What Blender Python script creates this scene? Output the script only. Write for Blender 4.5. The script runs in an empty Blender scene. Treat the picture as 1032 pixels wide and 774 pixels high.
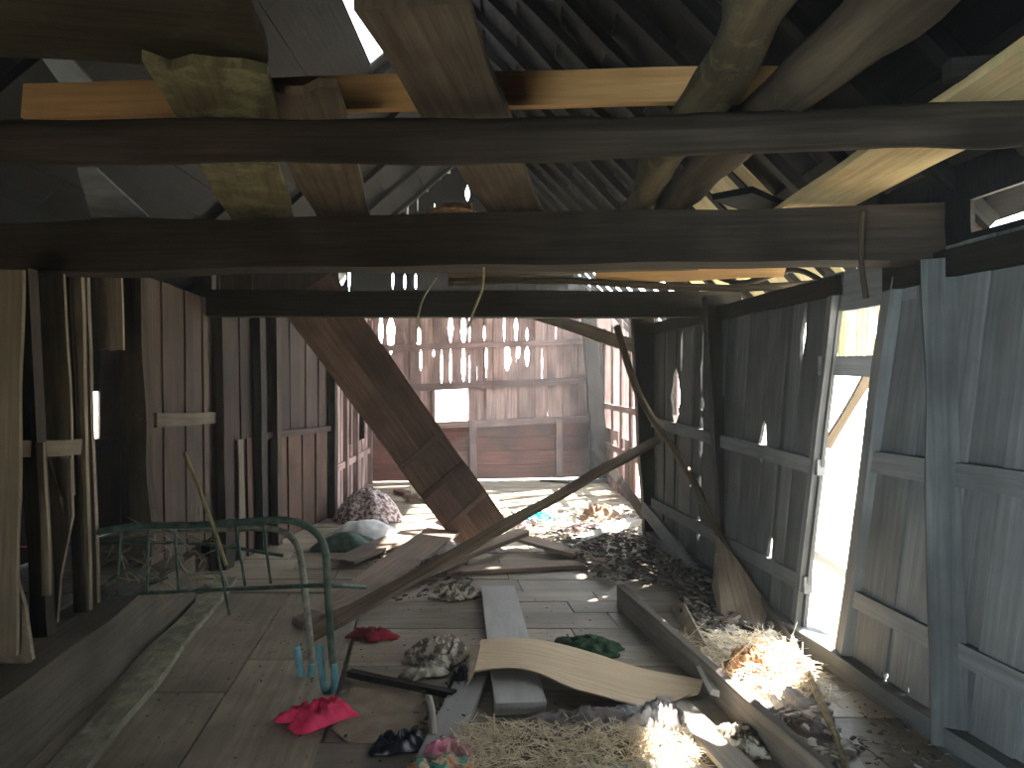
import bpy, math, random
from mathutils import Vector, Matrix, noise
C = bpy.context.scene.collection
F_PX, CX, CY, CAMZ = 745.0, 516.0, 387.0, 1.5
R = random.Random(7)
V = Vector

def P(px, py, Y): return V(((px-CX)/F_PX*Y, Y, CAMZ-(py-CY)/F_PX*Y))
def G(px, py, z=0.0):
    Y = (CAMZ-z)*F_PX/(py-CY); return V(((px-CX)/F_PX*Y, Y, z))

# ------------------------------------------------------------------ materials
def wood(name, c1, c2, c3=None, rough=.85, moss=None, moss_amt=.5, grain=1.0, bump=.35, stain=.6, translucent=0):
    m = bpy.data.materials.new(name); m.use_nodes = True
    nt = m.node_tree; N = nt.nodes; L = nt.links; N.clear()
    out = N.new('ShaderNodeOutputMaterial'); b = N.new('ShaderNodeBsdfPrincipled')
    b.inputs['Roughness'].default_value = rough
    b.inputs['Specular IOR Level'].default_value = .25 if rough > .8 else .5
    L.new(b.outputs[0], out.inputs[0])
    uv = N.new('ShaderNodeUVMap'); uv.uv_map = 'UVMap'
    oi = N.new('ShaderNodeObjectInfo')
    add = N.new('ShaderNodeVectorMath'); add.operation = 'ADD'
    sc_ = N.new('ShaderNodeVectorMath'); sc_.operation = 'SCALE'; sc_.inputs['Scale'].default_value = 37.0
    cmb = N.new('ShaderNodeCombineXYZ'); L.new(oi.outputs['Random'], cmb.inputs[0]); L.new(oi.outputs['Random'], cmb.inputs[1])
    L.new(cmb.outputs[0], sc_.inputs[0]); L.new(uv.outputs[0], add.inputs[0]); L.new(sc_.outputs[0], add.inputs[1])
    mp = N.new('ShaderNodeMapping'); mp.inputs['Scale'].default_value = (1.6, 38*grain, 1); L.new(add.outputs[0], mp.inputs[0])
    n1 = N.new('ShaderNodeTexNoise'); n1.inputs['Scale'].default_value = 1; n1.inputs['Detail'].default_value = 6; n1.inputs['Roughness'].default_value = .65
    n1.inputs['Distortion'].default_value = .4
    L.new(mp.outputs[0], n1.inputs[0])
    r1 = N.new('ShaderNodeValToRGB'); r1.color_ramp.elements[0].position = .32; r1.color_ramp.elements[1].position = .7
    r1.color_ramp.elements[0].color = (*c1, 1); r1.color_ramp.elements[1].color = (*c2, 1)
    L.new(n1.outputs[0], r1.inputs[0])
    n2 = N.new('ShaderNodeTexNoise'); n2.inputs['Scale'].default_value = 2.3; n2.inputs['Detail'].default_value = 5
    L.new(add.outputs[0], n2.inputs[0])
    r2 = N.new('ShaderNodeValToRGB'); r2.color_ramp.elements[0].position = .42; r2.color_ramp.elements[1].position = .66
    L.new(n2.outputs[0], r2.inputs[0])
    mul = N.new('ShaderNodeMath'); mul.operation = 'MULTIPLY'; mul.inputs[1].default_value = stain; L.new(r2.outputs[0], mul.inputs[0])
    mx = N.new('ShaderNodeMix'); mx.data_type = 'RGBA'; L.new(mul.outputs[0], mx.inputs[0])
    L.new(r1.outputs[0], mx.inputs[6]); mx.inputs[7].default_value = (*(c3 or tuple(x*.45 for x in c1)), 1)
    # per board tone
    at = N.new('ShaderNodeAttribute'); at.attribute_name = 'rnd'
    mr = N.new('ShaderNodeMapRange'); mr.inputs[3].default_value = .68; mr.inputs[4].default_value = 1.3; L.new(at.outputs['Fac'], mr.inputs[0])
    hs = N.new('ShaderNodeHueSaturation'); L.new(mx.outputs[2], hs.inputs['Color']); L.new(mr.outputs[0], hs.inputs['Value'])
    col = hs.outputs[0]
    if moss:
        n3 = N.new('ShaderNodeTexNoise'); n3.inputs['Scale'].default_value = 7; n3.inputs['Detail'].default_value = 8; n3.inputs['Roughness'].default_value = .75
        L.new(add.outputs[0], n3.inputs[0])
        r3 = N.new('ShaderNodeValToRGB'); r3.color_ramp.elements[0].position = .62-.3*moss_amt; r3.color_ramp.elements[1].position = .78-.3*moss_amt
        L.new(n3.outputs[0], r3.inputs[0])
        m3 = N.new('ShaderNodeMix'); m3.data_type = 'RGBA'; L.new(r3.outputs[0], m3.inputs[0]); L.new(col, m3.inputs[6]); m3.inputs[7].default_value = (*moss, 1)
        col = m3.outputs[2]
    L.new(col, b.inputs['Base Color'])
    bp = N.new('ShaderNodeBump'); bp.inputs['Strength'].default_value = bump; bp.inputs['Distance'].default_value = .01
    L.new(n1.outputs[0], bp.inputs['Height']); L.new(bp.outputs[0], b.inputs['Normal'])
    return m

def plain(name, c1, c2, scale=20, rough=.8, bump=.3, metallic=0, detail=6, lo=.35, hi=.65, c3=None, coat=0):
    m = bpy.data.materials.new(name); m.use_nodes = True
    nt = m.node_tree; N = nt.nodes; L = nt.links
    b = N['Principled BSDF']; b.inputs['Roughness'].default_value = rough; b.inputs['Metallic'].default_value = metallic
    b.inputs['Specular IOR Level'].default_value = .3
    tc = N.new('ShaderNodeTexCoord'); n = N.new('ShaderNodeTexNoise'); n.inputs['Scale'].default_value = scale; n.inputs['Detail'].default_value = detail
    L.new(tc.outputs['Object'], n.inputs[0])
    r = N.new('ShaderNodeValToRGB'); r.color_ramp.elements[0].position = lo; r.color_ramp.elements[1].position = hi
    r.color_ramp.elements[0].color = (*c1, 1); r.color_ramp.elements[1].color = (*c2, 1)
    if c3:
        e = r.color_ramp.elements.new((lo+hi)/2); e.color = (*c3, 1)
    L.new(n.outputs[0], r.inputs[0]); L.new(r.outputs[0], b.inputs['Base Color'])
    bp = N.new('ShaderNodeBump'); bp.inputs['Strength'].default_value = bump; bp.inputs['Distance'].default_value = .01
    L.new(n.outputs[0], bp.inputs['Height']); L.new(bp.outputs[0], b.inputs['Normal'])
    return m

M = dict(
    dark=wood('dark_timber', (.022,.016,.011), (.058,.043,.030)),
    darker=wood('sooty_timber', (.012,.010,.008), (.032,.026,.020)),
    log=wood('bark_log', (.035,.026,.016), (.12,.085,.05), grain=.5, bump=.7, moss=(.10,.10,.05), moss_amt=.12),
    green_log=wood('mossy_log', (.07,.05,.025), (.19,.14,.075), grain=.5, bump=.7, moss=(.19,.18,.075), moss_amt=.3),
    brown=wood('brown_board', (.09,.065,.043), (.20,.15,.10), moss=(.11,.10,.055), moss_amt=.12),
    ramp=wood('ramp_board', (.075,.045,.032), (.16,.105,.075)),
    orange=wood('orange_board', (.45,.25,.10), (.66,.40,.17), c3=(.28,.16,.07), stain=.35),
    tan=wood('tan_board', (.38,.26,.12), (.6,.45,.23), c3=(.22,.13,.06), moss=(.42,.40,.16), moss_amt=.3, stain=.5),
    moss=wood('moss_board', (.12,.10,.05), (.25,.21,.11), moss=(.27,.265,.13), moss_amt=.5, c3=(.05,.045,.03)),
    shade=wood('brown_green_board', (.04,.032,.017), (.09,.068,.035), moss=(.07,.07,.03), moss_amt=.3),
    lichen=wood('lichen_board', (.12,.11,.075), (.24,.22,.15), moss=(.29,.29,.19), moss_amt=.5, c3=(.07,.07,.05), bump=.8),
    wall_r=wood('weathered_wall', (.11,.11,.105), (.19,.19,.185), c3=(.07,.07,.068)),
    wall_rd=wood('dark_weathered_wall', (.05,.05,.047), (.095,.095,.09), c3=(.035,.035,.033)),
    timber=wood('squared_timber_wood', (.12,.10,.08), (.24,.205,.165), c3=(.08,.065,.05)),
    wall_b=wood('rosy_wall', (.15,.095,.085), (.33,.235,.215), c3=(.10,.065,.06), stain=.8),
    girt_b=wood('rosy_girt', (.10,.065,.06), (.24,.165,.15)),
    wall_red=wood('red_lining', (.085,.032,.022), (.19,.08,.058), c3=(.06,.03,.025), stain=.8),
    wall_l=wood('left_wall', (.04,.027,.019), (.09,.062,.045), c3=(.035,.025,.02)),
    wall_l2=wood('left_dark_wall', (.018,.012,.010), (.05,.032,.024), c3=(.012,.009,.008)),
    panel=wood('left_brown_panel', (.045,.025,.016), (.10,.055,.036)),
    pale_l=wood('pale_left', (.15,.12,.08), (.28,.225,.15), c3=(.11,.09,.06)),
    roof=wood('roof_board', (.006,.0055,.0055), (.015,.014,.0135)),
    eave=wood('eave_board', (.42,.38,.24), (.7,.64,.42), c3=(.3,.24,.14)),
    grey=wood('grey_board', (.28,.28,.265), (.40,.395,.37), c3=(.22,.22,.21), rough=.5, grain=.4, bump=.15, stain=.4),
    pale=wood('pale_board', (.36,.33,.29), (.58,.54,.48), c3=(.25,.22,.19)),
    floorw=wood('dusty_floor', (.20,.165,.115), (.37,.31,.225), c3=(.12,.098,.068), moss=(.2,.185,.11), moss_amt=.15, stain=.75, grain=.6, rough=.52),
    post_r=wood('dull_post', (.05,.05,.048), (.10,.10,.095)),
    ledge=wood('sill_timber', (.075,.06,.042), (.15,.125,.09), moss=(.09,.10,.045), moss_amt=.3),
    floorboard=wood('loose_floorboard', (.17,.12,.09), (.34,.26,.2), c3=(.1,.07,.05)),
)
def add_translucency(m, f, col):
    nt = m.node_tree; N = nt.nodes; L = nt.links
    out = [n for n in N if n.type == 'OUTPUT_MATERIAL'][0]; b = [n for n in N if n.type == 'BSDF_PRINCIPLED'][0]
    t = N.new('ShaderNodeBsdfTranslucent'); t.inputs[0].default_value = (*col, 1)
    mx = N.new('ShaderNodeMixShader'); mx.inputs[0].default_value = f
    L.new(b.outputs[0], mx.inputs[1]); L.new(t.outputs[0], mx.inputs[2]); L.new(mx.outputs[0], out.inputs[0])
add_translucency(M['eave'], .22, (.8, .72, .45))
M['teal'] = plain('teal_paint', (.10,.28,.32), (.16,.38,.42), 30, .5, .1)
M['greenpaint'] = plain('old_green_paint', (.03,.06,.045), (.10,.12,.09), 18, .55, .15, c3=(.045,.085,.065))
M['rust'] = plain('worn_metal', (.13,.12,.09), (.26,.25,.19), 25, .6, .2, c3=(.18,.19,.15))
M['straw'] = plain('straw', (.58,.47,.30), (.85,.75,.55), 40, .8, .1)
M['husk'] = plain('brown_husk', (.25,.12,.05), (.5,.28,.13), 30, .8, .4)
M['mat'] = wood('bamboo_mat', (.6,.45,.28), (.8,.66,.46), c3=(.52,.38,.24), grain=1.2, bump=.2, stain=.25)
def cl(n, a, b, s=14): return plain(n, a, b, s, .9, .5)
M['pink'] = cl('pink_cloth', (.75,.03,.10), (.9,.07,.17))
M['darkred'] = cl('dark_red_cloth', (.14,.01,.015), (.28,.02,.035))
M['green'] = cl('green_cloth', (.012,.035,.018), (.05,.10,.05), 30)
M['black'] = plain('black_plastic', (.006,.007,.01), (.02,.022,.03), 10, .3, .3)
M['white'] = cl('white_sacking', (.6,.62,.62), (.8,.82,.82))
M['cream'] = plain('mottled_cream_cloth', (.14,.115,.085), (.6,.55,.43), 26, .9, .6, lo=.45, hi=.58)
M['palerag'] = plain('pale_rag', (.25,.23,.18), (.66,.62,.5), 22, .9, .6, lo=.4, hi=.55)
M['mottled'] = plain('mottled_sack', (.12,.07,.07), (.55,.48,.47), 28, .9, .6, lo=.42, hi=.6)
M['greycloth'] = cl('grey_cloth', (.16,.13,.125), (.3,.26,.25))
M['palecloth'] = cl('pale_cloth', (.45,.41,.39), (.66,.62,.6))
M['browncloth'] = cl('brown_cloth', (.16,.09,.05), (.3,.19,.12))
M['tealcloth'] = cl('teal_cloth', (.0,.2,.28), (.02,.4,.48))
M['rosecloth'] = plain('rose_patterned_cloth', (.35,.2,.22), (.75,.6,.6), 35, .9, .5, lo=.42, hi=.58)
M['floral'] = plain('floral_cloth', (.12,.5,.38), (.85,.3,.08), 16, .9, .4, lo=.40, hi=.60, c3=(.9,.55,.4), detail=1)
M['pinkpale'] = cl('pale_pink_cloth', (.75,.25,.4), (.9,.4,.52))
M['card'] = plain('cardboard', (.22,.17,.12), (.32,.26,.19), 9, .9, .15)
M['debris'] = plain('litter', (.05,.04,.032), (.22,.185,.15), 9, .9, .5, lo=.4, hi=.62)
M['palelitter'] = plain('pale_litter', (.3,.26,.22), (.8,.75,.68), 12, .9, .5)
M['ground'] = plain('dry_ground', (.45,.42,.33), (.6,.56,.45), 3, .95, .3)
M['twine'] = plain('twine', (.2,.16,.09), (.32,.27,.16), 30, .9, .3)
M['red'] = cl('red_strip', (.3,.05,.06), (.45,.1,.1))
M['metal'] = plain('grey_sheet', (.16,.17,.18), (.3,.32,.34), 6, .6, .2)

# ------------------------------------------------------------------ mesh helpers
class MB:
    def __init__(s): s.v = []; s.f = []; s.uv = []; s.r = []
    def face(s, idx, uvs, r=.5): s.f.append(idx); s.uv.append(uvs); s.r.append(r)
    def build(s, name, mat, parent=None, mw=None, smooth=False):
        me = bpy.data.meshes.new(name); me.from_pydata([tuple(v) for v in s.v], [], s.f); me.update()
        ul = me.uv_layers.new(name='UVMap')
        k = 0
        for uvs in s.uv:
            for u in uvs: ul.data[k].uv = u; k += 1
        a = me.attributes.new('rnd', 'FLOAT', 'FACE')
        a.data.foreach_set('value', s.r)
        me.materials.append(mat)
        if smooth:
            for p in me.polygons: p.use_smooth = True
        o = bpy.data.objects.new(name, me); C.objects.link(o)
        if mw is not None: o.matrix_world = mw
        if parent is not None:
            o.parent = parent
            if mw is None: o.matrix_parent_inverse = Matrix()
        return o

def frame(a, b, n):
    x = (b-a).normalized(); z = (n - x*n.dot(x)).normalized(); y = z.cross(x)
    m = Matrix((x, y, z)).transposed().to_4x4(); m.translation = a
    return m

def tag(o, label=None, cat=None, group=None, kind=None):
    if label: o['label'] = label
    if cat: o['category'] = cat
    if group: o['group'] = group
    if kind: o['kind'] = kind
    return o

def slab(mb, L, w, t, off=V((0,0,0)), wav=.01, seed=0, jag0=0, jag1=0, bend=0, taper=1.0, seg=None, r=.5, nw=5, prof=None):
    """a board along local x, with wavy edges and broken ends"""
    seg = seg or max(3, int(L/.09)); base = len(mb.v)
    uo = R.random()*40; vo = R.random()*40
    rows = []
    for i in range(seg+1):
        x = L*i/seg; k = 1+(taper-1)*i/seg
        e0 = noise.noise(V((x*1.7, seed*3.1, 0)))*wav*2; e1 = noise.noise(V((x*1.7, seed*3.1, 9)))*wav*2
        zb = bend*math.sin(math.pi*i/seg) + noise.noise(V((x*.8, seed, 4)))*wav*.6
        row = []
        for j in range(nw+1):
            f = j/nw; y = (-w/2*k+e0) + f*(w*k+e1-e0)
            xx = x
            if i == 0: xx += jag0*abs(noise.noise(V((f*6, seed, 2))))*2
            if i == seg: xx -= jag1*abs(noise.noise(V((f*6, seed, 7))))*2
            row.append((xx, y, zb))
        rows.append(row)
    for s_ in (-1, 1):
        for row in rows:
            for (x, y, z) in row: mb.v.append(V((x, y, z+s_*t/2))+off)
    n1 = nw+1; tot = (seg+1)*n1
    U = lambda i, j, s_: (rows[i][j][0]+uo, rows[i][j][1]+vo+s_)
    for i in range(seg):
        for j in range(nw):
            q = [(i, j), (i, j+1), (i+1, j+1), (i+1, j)]
            mb.face([base+a*n1+b for a, b in q], [U(a, b, .3) for a, b in q], r)
            q = q[::-1]
            mb.face([base+tot+a*n1+b for a, b in q], [U(a, b, 0) for a, b in q], r)
    for i in range(seg):
        for j, fl in ((0, 1), (nw, 0)):
            ids = [base+i*n1+j, base+(i+1)*n1+j, base+tot+(i+1)*n1+j, base+tot+i*n1+j]
            u = [(rows[i][j][0]+uo, vo+.5), (rows[i+1][j][0]+uo, vo+.5), (rows[i+1][j][0]+uo, vo+.5+t), (rows[i][j][0]+uo, vo+.5+t)]
            if not fl: ids = ids[::-1]; u = u[::-1]
            mb.face(ids, u, r)
    for i, fl in ((0, 0), (seg, 1)):
        for j in range(nw):
            ids = [base+i*n1+j, base+i*n1+j+1, base+tot+i*n1+j+1, base+tot+i*n1+j]
            u = [(uo, rows[i][j][1]+vo), (uo, rows[i][j+1][1]+vo), (uo+t, rows[i][j+1][1]+vo), (uo+t, rows[i][j][1]+vo)]
            if not fl: ids = ids[::-1]; u = u[::-1]
            mb.face([*ids][::-1], u[::-1], r)

SEED = [0]
def board(name, a, b, w, t, n, mat, label=None, cat='board', group=None, kind=None, parent=None, **k):
    SEED[0] += 1
    mb = MB(); slab(mb, (b-a).length, w, t, seed=SEED[0]*1.37, r=R.random(), **k)
    o = mb.build(name, M[mat], None, frame(a, b, n))
    if parent is not None:
        mw = o.matrix_world.copy(); o.parent = parent; o.matrix_parent_inverse = parent.matrix_world.inverted()
        o.matrix_basis = mw
    return tag(o, label, cat if parent is None and kind != 'structure' else None, group, kind)

def tube(mb, pts, rad, seg=10, seed=0, rough=0, r=.5, close=False):
    """swept round section; rad number or list"""
    base = len(mb.v); n = len(pts); d = 0
    up = V((0, 0, 1)); prev = None; vo = R.random()*30
    for i, p in enumerate(pts):
        tdir = (pts[min(i+1, n-1)]-pts[max(i-1, 0)]).normalized()
        if prev is None:
            ax = tdir.cross(up) if abs(tdir.z) < .9 else tdir.cross(V((1, 0, 0)))
        else: ax = prev - tdir*prev.dot(tdir)
        ax.normalize(); prev = ax; ay = tdir.cross(ax)
        rr = rad[i] if isinstance(rad, (list, tuple)) else rad
        if i: d += (p-pts[i-1]).length
        for j in range(seg):
            a = 2*math.pi*j/seg
            q = rr*(1+rough*noise.noise(V((math.cos(a)*1.5, math.sin(a)*1.5, d*4+seed*5))))
            mb.v.append(p+ax*math.cos(a)*q+ay*math.sin(a)*q)
    d = 0
    for i in range(n-1):
        L_ = (pts[i+1]-pts[i]).length
        for j in range(seg):
            k = (j+1) % seg
            mb.face([base+i*seg+j, base+i*seg+k, base+(i+1)*seg+k, base+(i+1)*seg+j],
                    [(d, vo+j*.03), (d, vo+j*.03+.03), (d+L_, vo+j*.03+.03), (d+L_, vo+j*.03)], r)
        d += L_
    mb.face([base+j for j in range(seg)][::-1], [(0, vo+j*.01) for j in range(seg)], r)
    mb.face([base+(n-1)*seg+j for j in range(seg)], [(0, vo+j*.01) for j in range(seg)], r)

def smooth_pts(pts, k=6):
    out = []; n = len(pts)
    for i in range(n-1):
        p0 = pts[max(i-1, 0)]; p1 = pts[i]; p2 = pts[i+1]; p3 = pts[min(i+2, n-1)]
        for s in range(k):
            t = s/k; t2 = t*t; t3 = t2*t
            out.append(.5*((2*p1)+(p2-p0)*t+(2*p0-5*p1+4*p2-p3)*t2+(3*p1-p0-3*p2+p3)*t3))
    out.append(pts[-1]); return out

def pole(name, pts, rad, mat, label=None, cat='pole', group=None, parent=None, rough=.25, seg=12, k=8, kind=None, curve=True):
    p = smooth_pts(pts, k) if curve else pts
    SEED[0] += 1
    if isinstance(rad, tuple): rad = [rad[0]+(rad[1]-rad[0])*i/(len(p)-1) for i in range(len(p))]
    o0 = p[0].copy()
    mb = MB(); tube(mb, [q-o0 for q in p], rad, seg, SEED[0], rough, R.random())
    o = mb.build(name, M[mat], None, Matrix.Translation(o0), smooth=True)
    if parent is not None:
        mw = o.matrix_world.copy(); o.parent = parent; o.matrix_parent_inverse = parent.matrix_world.inverted(); o.matrix_basis = mw
    return tag(o, label, cat if parent is None else None, group, kind)

# ------------------------------------------------------------------ board walls
def lerp(a, b, t): return a+(b-a)*t
class Wall:
    def __init__(s, b0, b1, t0, t1):
        s.b0, s.b1, s.t0, s.t1 = map(V, (b0, b1, t0, t1))
        s.d = (s.b1-s.b0); s.n = V((s.d.y, -s.d.x, 0)).normalized()
        s.L = s.d.length
    def at(s, u, t, off=0): return lerp(lerp(s.b0, s.b1, u), lerp(s.t0, s.t1, u), t)+s.n*off
    def px(s, px, py):
        o = V((0, 0, CAMZ)); r = V(((px-CX)/F_PX, 1, -(py-CY)/F_PX))
        k = (s.b0-o).dot(s.n)/r.dot(s.n); p = o+r*k
        t = .5; u = .5
        for _ in range(12):
            lo = lerp(s.b0, s.t0, t); hi = lerp(s.b1, s.t1, t)
            e = (hi-lo); u = (p-lo).dot(V((e.x, e.y, 0)))/V((e.x, e.y, 0)).length_squared
            zb = lerp(s.b0.z, s.b1.z, u); zt = lerp(s.t0.z, s.t1.z, u)
            t = (p.z-zb)/(zt-zb)
        return u, t
def build_wall(name, W, mat, slits=(), bw=.15, holes=(), th=.022, rs=1, tiny=.12, tiny_w=.006, t_seg=28, kind='structure', skip=None, tmax=None):
    """vertical boards, one mesh; slits = [(u, t0, t1, width)], holes = [(u0,u1,t0,t1)]"""
    rr = random.Random(rs)
    joints = sorted({round(x[0], 4) for x in slits} | {0.0, 1.0} | {h[0] for h in holes} | {h[1] for h in holes})
    js = [joints[0]]
    for a, b in zip(joints, joints[1:]):
        n = max(1, round((b-a)*W.L/bw))
        for i in range(1, n): js.append(a+(b-a)*(i+rr.uniform(-.22, .22))/n)
        js.append(b)
    js = [j for i, j in enumerate(js) if i == 0 or i == len(js)-1 or j-js[i-1] > .004]
    sd = {}
    for (u, t0, t1, w) in slits:
        k = min(js, key=lambda q: abs(q-u)); sd.setdefault(k, []).append((t0, t1, w))
    for j in js[1:-1]:
        for _ in range(3):
            if rr.random() < tiny:
                c = rr.random(); sd.setdefault(j, []).append((c, c+rr.uniform(.03, .14), tiny_w*rr.uniform(.4, 1.2)))
    def gap(j, t):
        g = -.006
        for (t0, t1, w) in sd.get(j, ()):
            if t0 < t < t1:
                f = (t-t0)/(t1-t0); g = max(g, w*(math.sin(math.pi*f)**.6)*(.75+.5*noise.noise(V((t*25, j*50, 1)))))
        return g
    mb = MB()
    allt = sorted({i/t_seg for i in range(t_seg+1)} | {h[2] for h in holes} | {h[3] for h in holes} | {q for s in slits for q in (s[1], s[2], (s[1]+s[2])/2)})
    for bi, (a, b) in enumerate(zip(js, js[1:])):
        off = (th*.55 if bi % 2 else 0)+rr.uniform(-.003, .003); r = rr.random(); uo = rr.random()*30; vo = rr.random()*30
        hs = [h for h in holes if a >= h[0]-1e-4 and b <= h[1]+1e-4]
        tm = tmax((a+b)/2) if tmax else 1.0
        segs = []; cur = 0.0
        for h in sorted(hs, key=lambda h: h[2]):
            if h[2] > cur: segs.append((cur, h[2]))
            cur = h[3]
        if cur < tm: segs.append((cur, tm))
        for (s0, s1) in segs:
            ts = [t for t in allt if s0-1e-6 <= t <= s1+1e-6]
            if ts[-1] < s1-1e-4: ts.append(s1)
            if len(ts) < 2: continue
            base = len(mb.v)
            jag = rr.uniform(-.01, .01)
            for t in ts:
                ua = a+(gap(a, t)/2)/W.L if a > 0 else a; ub = b-(gap(b, t)/2)/W.L if b < 1 else b
                w_ = noise.noise(V((t*3, bi*1.7, rs)))*.006
                for u in (ua, ub):
                    for o in (0, th): mb.v.append(W.at(u, t, off+o+w_))
            for i in range(len(ts)-1):
                q = base+i*4; p = q+4
                z0 = ts[i]*2; z1 = ts[i+1]*2; wv = (b-a)*W.L
                for ids in ([q+1, q+3, p+3, p+1], [q, p, p+2, q+2], [q, q+1, p+1, p], [q+2, p+2, p+3, q+3]):
                    uvm = {0: (0, 0), 1: (0, .02), 2: (wv, 0), 3: (wv, .02)}
                    mb.face(ids, [((z0 if v < p else z1)+uo, uvm[(v-base) % 4][0]+uvm[(v-base) % 4][1]+vo) for v in ids], r)
            e = base+(len(ts)-1)*4
            mb.face([base, base+2, base+3, base+1], [(uo, vo)]*4, r); mb.face([e, e+1, e+3, e+2], [(uo, vo)]*4, r)
    o = mb.build(name, M[mat])
    return tag(o, kind=kind)

def girt(W, parent, u0, t0, u1, t1, h=.08, d=.05, mat='dark', off=.03, side=1, name='girt'):
    a = W.at(u0, t0, side*off); b = W.at(u1, t1, side*off)
    return board(name, a, b, h, d, W.n*side, mat, parent=parent, wav=.004)

# ------------------------------------------------------------------ FLOOR
mb = MB(); fr = random.Random(3); y = -1.4
while y < 12.6:
    w = fr.uniform(.22, .36) if y < 8 else fr.uniform(.16, .24)
    x = -4.2 if y > 5.25 else -.42+fr.uniform(-.02, .02)
    while x < 2.9:
        Lx = fr.uniform(1.0, 2.3) if x > -3 else fr.uniform(1.4, 2.4)
        x1 = min(x+Lx, 2.9)
        sk = -.12  # rows lean like the walls
        base = len(mb.v); zt = fr.uniform(-.006, 0); uo = fr.random()*30; vo = fr.random()*30; r = fr.random()
        g = .004; bb = fr.uniform(-.004, .004)
        cs = [(x+g, y+g+bb), (x1-g, y+g-bb), (x1-g, y+w-g-bb), (x+g, y+w-g+bb)]
        for (cx_, cy_) in cs: mb.v.append(V((cx_+sk*cy_, cy_, zt)))
        for (cx_, cy_) in cs: mb.v.append(V((cx_+sk*cy_, cy_, -.035)))
        uu = [(c[0]+uo, c[1]+vo) for c in cs]
        mb.face([base, base+1, base+2, base+3], uu, r); mb.face([base+7, base+6, base+5, base+4], uu, r)
        for i in range(4):
            k = (i+1) % 4; mb.face([base+i, base+4+i, base+4+k, base+k], [uu[i], uu[i], uu[k], uu[k]], r)
        x = x1
    y += w
# on the side of the sill the floor boards are wide and run lengthwise
x = -4.2; yend = [0]
while x < -.45:
    w = min(fr.uniform(.40, .54), -.43-x); yy = -1.4-fr.random()
    if -.43-x-w < .15: w = -.43-x
    while yy < 5.2:
        y1 = yy+fr.uniform(1.2, 2.2)
        if y1 > 4.8: y1 = 5.3
        base = len(mb.v); zt = fr.uniform(-.006, 0); uo = fr.random()*30; vo = fr.random()*30; r = fr.random(); g = .004; bb = fr.uniform(-.005, .005)
        cs = [(x+g+bb, yy+g), (x+w-g-bb, yy+g), (x+w-g+bb, y1-g), (x+g-bb, y1-g)]
        for zz in (zt, -.035):
            for (cx_, cy_) in cs: mb.v.append(V((cx_-.12*cy_, cy_, zz)))
        uu = [(c[1]+uo, c[0]+vo) for c in cs]
        mb.face([base, base+1, base+2, base+3], uu, r); mb.face([base+7, base+6, base+5, base+4], uu, r)
        for i in range(4):
            k = (i+1) % 4; mb.face([base+i, base+4+i, base+4+k, base+k], [uu[i], uu[i], uu[k], uu[k]], r)
        yy = y1
    x += w
base = len(mb.v)
for c in ((-5.5, -1.4), (3.2, -1.4), (3.2, 12.6), (-5.5, 12.6)): mb.v.append(V((c[0], c[1], -.04)))
mb.face([base, base+1, base+2, base+3], [(0, 0), (5, 0), (5, 9), (0, 9)], 0)
tag(mb.build('floor', M['floorw']), kind='structure')

# ground outside
mb = MB()
for c in ((-30, -30), (40, -30), (40, 45), (-30, 45)): mb.v.append(V((c[0], c[1], -.45)))
mb.face([0, 1, 2, 3], [(0, 0), (1, 0), (1, 1), (0, 1)])
tag(mb.build('ground', M['ground']), kind='structure')

# ------------------------------------------------------------------ WALLS
ZT = 2.08
def rx(Y): return 2.23-.122*Y       # right wall plane
# far part of the right wall (beyond the doorway)
WRf = Wall((rx(7.1), 7.1, 0), (rx(4.28), 4.28, 0), (rx(7.1), 7.1, ZT), (rx(3.86), 3.86, ZT))
def sl(W, lst):
    out = []
    for (px, y0, y1, wpx) in lst:
        u, t0 = W.px(px, y1); _, t1 = W.px(px, y0)
        Y = W.at(u, .5).y; sina = 1
        # width on the wall: the pixel width over the wall's foreshortening
        r0 = W.px(px-.5, y0)[0]; r1 = W.px(px+.5, y0)[0]
        out.append((min(max(u, .01), .99), max(0, t0), min(1, t1), 1.0*wpx*abs(r1-r0)*W.L))
    return out
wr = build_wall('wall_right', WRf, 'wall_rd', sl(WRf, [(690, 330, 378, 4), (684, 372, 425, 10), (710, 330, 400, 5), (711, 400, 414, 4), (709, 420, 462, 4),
     (708, 478, 500, 2.5), (707, 520, 545, 4), (812, 312, 364, 5), (771, 425, 466, 6), (783, 420, 440, 2), (778, 540, 576, 5), (785, 528, 562, 4), (755, 535, 572, 2), (699, 470, 490, 2)]), bw=.17, rs=2, tiny=.12, tiny_w=.012)
girt(WRf, wr, .0, .55, 1, .50, mat='wall_r', h=.09); girt(WRf, wr, 0, .18, 1, .17, mat='wall_r', h=.09); girt(WRf, wr, 0, .97, 1, .97, mat='darker', h=.1, d=.08)
# near part
WRn = Wall((rx(3.86), 3.86, 0), (rx(-1.4), -1.4, 0), (rx(3.46), 3.46, ZT), (rx(-1.4), -1.4, ZT))
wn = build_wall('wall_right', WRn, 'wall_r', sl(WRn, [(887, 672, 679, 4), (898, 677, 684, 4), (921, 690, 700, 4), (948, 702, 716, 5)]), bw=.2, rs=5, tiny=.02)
girt(WRn, wn, 0, .54, 1, .56, mat='wall_r', h=.1); girt(WRn, wn, 0, .20, 1, .18, mat='wall_r', h=.09)
girt(WRn, wn, 0, .96, 1, .96, mat='darker', h=.12, d=.08)
WRu = Wall((rx(3.75)+.0, 3.75, 2.08), (rx(-1.4), -1.4, 2.08), (rx(3.75), 3.75, 2.40), (rx(-1.4), -1.4, 2.40))
build_wall('wall_right', WRu, 'roof', [], bw=.25, rs=6, tiny=0, holes=[(.15, .27, .08, .5)])
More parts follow.
